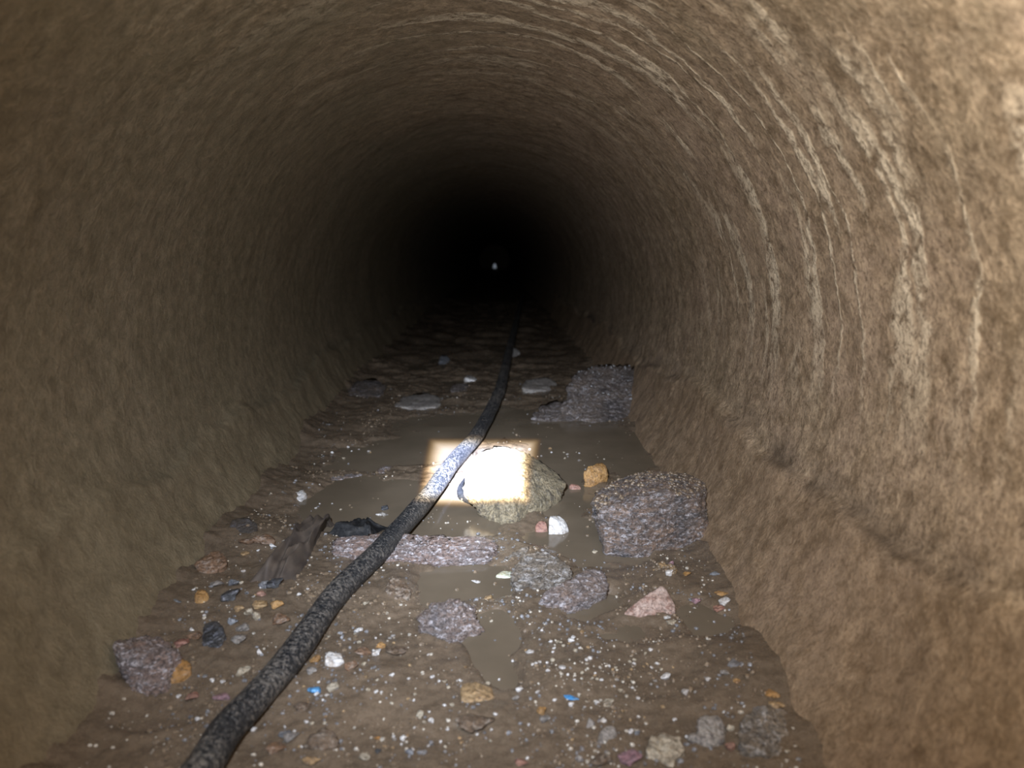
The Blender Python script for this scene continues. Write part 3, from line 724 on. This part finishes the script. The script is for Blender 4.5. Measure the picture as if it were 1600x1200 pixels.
# --- little pale pebbles nobody could tell apart: one object each
CL = [(870, 1040, 90, 45, 30, 'in the gravel right of the puddle'), (620, 1080, 120, 60, 38, 'in the gravel right of the blue chip'), (960, 1090, 90, 50, 22, 'around the smooth round pebble'),
      (700, 1150, 160, 40, 34, 'in the gravel along the bottom edge'), (480, 1130, 50, 50, 14, 'between the hose and the bottom edge'), (1010, 1040, 80, 30, 12, 'below the triangular granite shard'),
      (400, 920, 80, 50, 18, 'in the gravel on the left bank'), (900, 1000, 30, 15, 10, 'below the mauve-grey layered stone'), (890, 705, 60, 12, 10, 'in the water behind the pointed rock'),
      (560, 1000, 60, 30, 10, 'just right of the hose'), (1090, 1120, 80, 50, 14, 'beside the cream rock'), (480, 790, 60, 40, 8, 'in the upper left water'), (540, 705, 60, 12, 8, 'beside the pale flat stone')]
TINY = {'quartz_white': 'white', 'cream_stone': 'cream', 'grey_stone': 'grey', 'tan_stone': 'tan'}
for cx, cy, rx, ry, cnt, where in CL:
    for k in range(cnt):
        px, py = RNG.gauss(cx, rx * .6), RNG.gauss(cy, ry * .6)
        if py > 1196 or py < 660: continue
        hx = np.interp(py, [662, 775, 850, 937, 1000, 1100, 1195], [752, 670, 602, 529, 453, 383, 317])
        if abs(px - hx) < 55: continue
        s = RNG.choice((5, 6, 6, 7, 8, 9)) * (.7 if py < 800 else 1)
        mt = RNG.choice(('quartz_white', 'quartz_white', 'cream_stone', 'grey_stone', 'tan_stone'))
        pebble('small_pebble', 'tiny %s pebble strewn %s' % (TINY[mt], where), mt, px, py, s, s * .85, group='tiny %s pebbles strewn %s' % (TINY[mt], where))

# --- grit: uncountable grains
def grit(name, label, mat, count, seed, smin, smax):
    rr = random.Random(seed)
    iv, if_ = ICO[1]
    Vs, Fs = [], []
    k = 0
    while k < count:
        y = .33 + (rr.random() ** 1.5) * 1.1
        x = rr.uniform(-.25, .25)
        z = bed(x, y)
        if z < wlevel(y) + .0002:
            if rr.random() > .10: continue
            z = wlevel(y)
        den = noise.noise(Vector((x * 16, y * 12, seed))) + .5 * noise.noise(Vector((x * 45, y * 45, seed + 4)))
        if den < rr.uniform(-.15, .6) + max(0, y - .62) * .5: continue
        s = smin + (smax - smin) * rr.random() ** 3
        S = np.array([s * rr.uniform(.7, 1.3), s * rr.uniform(.7, 1.3), s * rr.uniform(.5, .9)])
        J = iv * S * (1 + .35 * (np.random.RandomState(k + seed * 999).rand(len(iv), 1) - .5))
        Vs.append(J + np.array([x, y, z + s * .3])); Fs.append(if_ + len(iv) * k); k += 1
    o = link(name, mesh(name, np.concatenate(Vs), np.concatenate(Fs), False), MATS[mat])
    return tag(o, label, 'grit', kind='stuff')
grit('pale_grit', 'pale sand grains scattered over the wet silt', 'grit_pale', 1500, 1, .0004, .0016)
grit('brown_grit', 'brown sand grains scattered over the wet silt', 'grit_brown', 2300, 2, .0006, .0022)
grit('grey_grit', 'grey sand grains scattered over the wet silt', 'grit_grey', 1900, 3, .0005, .0019)

# ------------------------------------------------------------------ hose
HR = .0098
cl = [(150, 1420), (240, 1295), (318, 1197), (354, 1140), (403, 1085), (460, 1018), (524, 930), (587, 866), (605, 847), (670, 772), (705, 724), (740, 684), (755, 661), (768, 638), (777, 618), (783, 602)]
pts = []
for px, py in cl:
    p = at(px, py)
    d = ray(px, py)
    z = zbase(p.y) + HR * .86 + .002            # the bead of the hose seen at its own height
    t = (z - CAM.z) / d.z; p = CAM + d * t
    pts.append(Vector((p.x, p.y, zbase(p.y) + HR * .86 + .002)))
e_ = (pts[-1] - pts[-3]).normalized()
for y in (1.9, 2.5, 3.2, 4.2):
    pts.append(Vector((pts[-1].x + e_.x / e_.y * (y - pts[-1].y) * .55, y, zbase(y) + HR)))
def catmull(P, n):
    out = []
    P = [P[0] * 2 - P[1]] + P + [P[-1] * 2 - P[-2]]
    for i in range(1, len(P) - 2):
        a, b_, c, d = P[i - 1], P[i], P[i + 1], P[i + 2]
        for k in range(n):
            t = k / n
            out.append(.5 * (2 * b_ + (c - a) * t + (2 * a - 5 * b_ + 4 * c - d) * t * t + (3 * b_ - a - 3 * c + d) * t ** 3))
    out.append(P[-2]); return out
C0 = catmull(pts, 40)
# resample evenly
L = [0]
for a, b_ in zip(C0, C0[1:]): L.append(L[-1] + (b_ - a).length)
S = np.arange(0, L[-1], .0012)
A = np.array([c[:] for c in C0])
P = np.stack([np.interp(S, L, A[:, i]) for i in range(3)], 1)
T = np.gradient(P, axis=0); T /= np.linalg.norm(T, axis=1)[:, None]
X = np.cross(T, [0, 0, 1]); X /= np.linalg.norm(X, axis=1)[:, None]
Y = np.cross(X, T)
NS = 32
th = np.arange(NS) * 2 * math.pi / NS
rad = HR + .00022 * np.sin(S[:, None] * 2 * math.pi / .0046 + th[None, :]) + .00025 * np.sin(S[:, None] * 2 * math.pi / .09)
V = P[:, None, :] + rad[:, :, None] * (np.cos(th)[None, :, None] * X[:, None, :] + np.sin(th)[None, :, None] * Y[:, None, :])
me = mesh('hose', V.reshape(-1, 3), grid_faces(len(S), NS, True))
hose = link('hose', me, MATS['hose_rubber'])
tag(hose, 'black ribbed rubber hose with mud specks running down the pipe', 'hose')

# ------------------------------------------------------------------ crumpled plastic film beside the hose
def film(name, label, px0, py0, px1, py1, seed, lift, mat='plastic_film'):
    a, b_ = at(px0, py0), at(px1, py1)
    nu, nv = 46, 46
    V = []
    for i in range(nu):
        for j in range(nv):
            u, v_ = i / (nu - 1), j / (nv - 1)
            wv = .006 * math.sin(u * 9 + seed) + .004 * noise.noise(Vector((u * 5, seed, v_ * 5)))
            x = a.x + (b_.x - a.x) * u + wv * (v_ - .3) * 2 + .02 * (v_ - .5) * (1 - u)
            y = a.y + (b_.y - a.y) * v_ + .006 * noise.noise(Vector((u * 4, v_ * 2, seed + 3)))
            f = noise.noise(Vector((u * 2.6 + seed, v_ * 2.0, 0))) ; g = 1 - abs(noise.noise(Vector((u * 4.2, v_ * 3.4, seed + 9)))) * 2.4
            e = min(u, 1 - u, v_ * 1.4, (1 - v_) * 1.6, .22) / .22
            z = max(bed(x, y, False), wlevel(y)) + .003 + e * (lift * (.45 + .55 * f) + .0075 * max(g, 0)) - (1 - e) * .006
            V.append((x, y, z))
    me = mesh(name, V, grid_faces(nu, nv))
    o = link(name, me, MATS[mat])
    md = o.modifiers.new('thickness', 'SOLIDIFY'); md.thickness = .0005
    return tag(o, label, 'plastic film')
film('plastic_film', 'crumpled dark brown plastic film left of the long slab', 408, 912, 524, 820, 2.0, .016)
film('film_edge_shade', 'edge of plastic film with painted black shadow over the long slab beside the hose', 518, 836, 600, 822, 5.0, .003, 'shade_black')  # film edge, coloured black to carry the shadow above the slab

# shadow gap under the pointed rock's left foot, put in as a thin black strip
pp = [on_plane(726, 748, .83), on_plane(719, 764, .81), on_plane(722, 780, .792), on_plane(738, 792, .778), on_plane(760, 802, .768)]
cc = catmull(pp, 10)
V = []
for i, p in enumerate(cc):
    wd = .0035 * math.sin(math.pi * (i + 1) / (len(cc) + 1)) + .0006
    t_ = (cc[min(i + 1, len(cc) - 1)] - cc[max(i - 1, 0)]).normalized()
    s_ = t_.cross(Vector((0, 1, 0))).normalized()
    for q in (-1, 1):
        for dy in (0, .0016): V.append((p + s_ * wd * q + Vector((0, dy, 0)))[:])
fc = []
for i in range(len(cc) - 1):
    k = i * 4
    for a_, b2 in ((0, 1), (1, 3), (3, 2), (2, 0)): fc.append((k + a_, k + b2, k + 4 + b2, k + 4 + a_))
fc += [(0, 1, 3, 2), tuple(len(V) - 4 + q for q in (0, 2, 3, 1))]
tag(link('foot_shade_strip', mesh('foot_shade_strip', V, fc), MATS['shade_black']), 'painted shadow line curling round the foot of the pointed rock', 'litter')
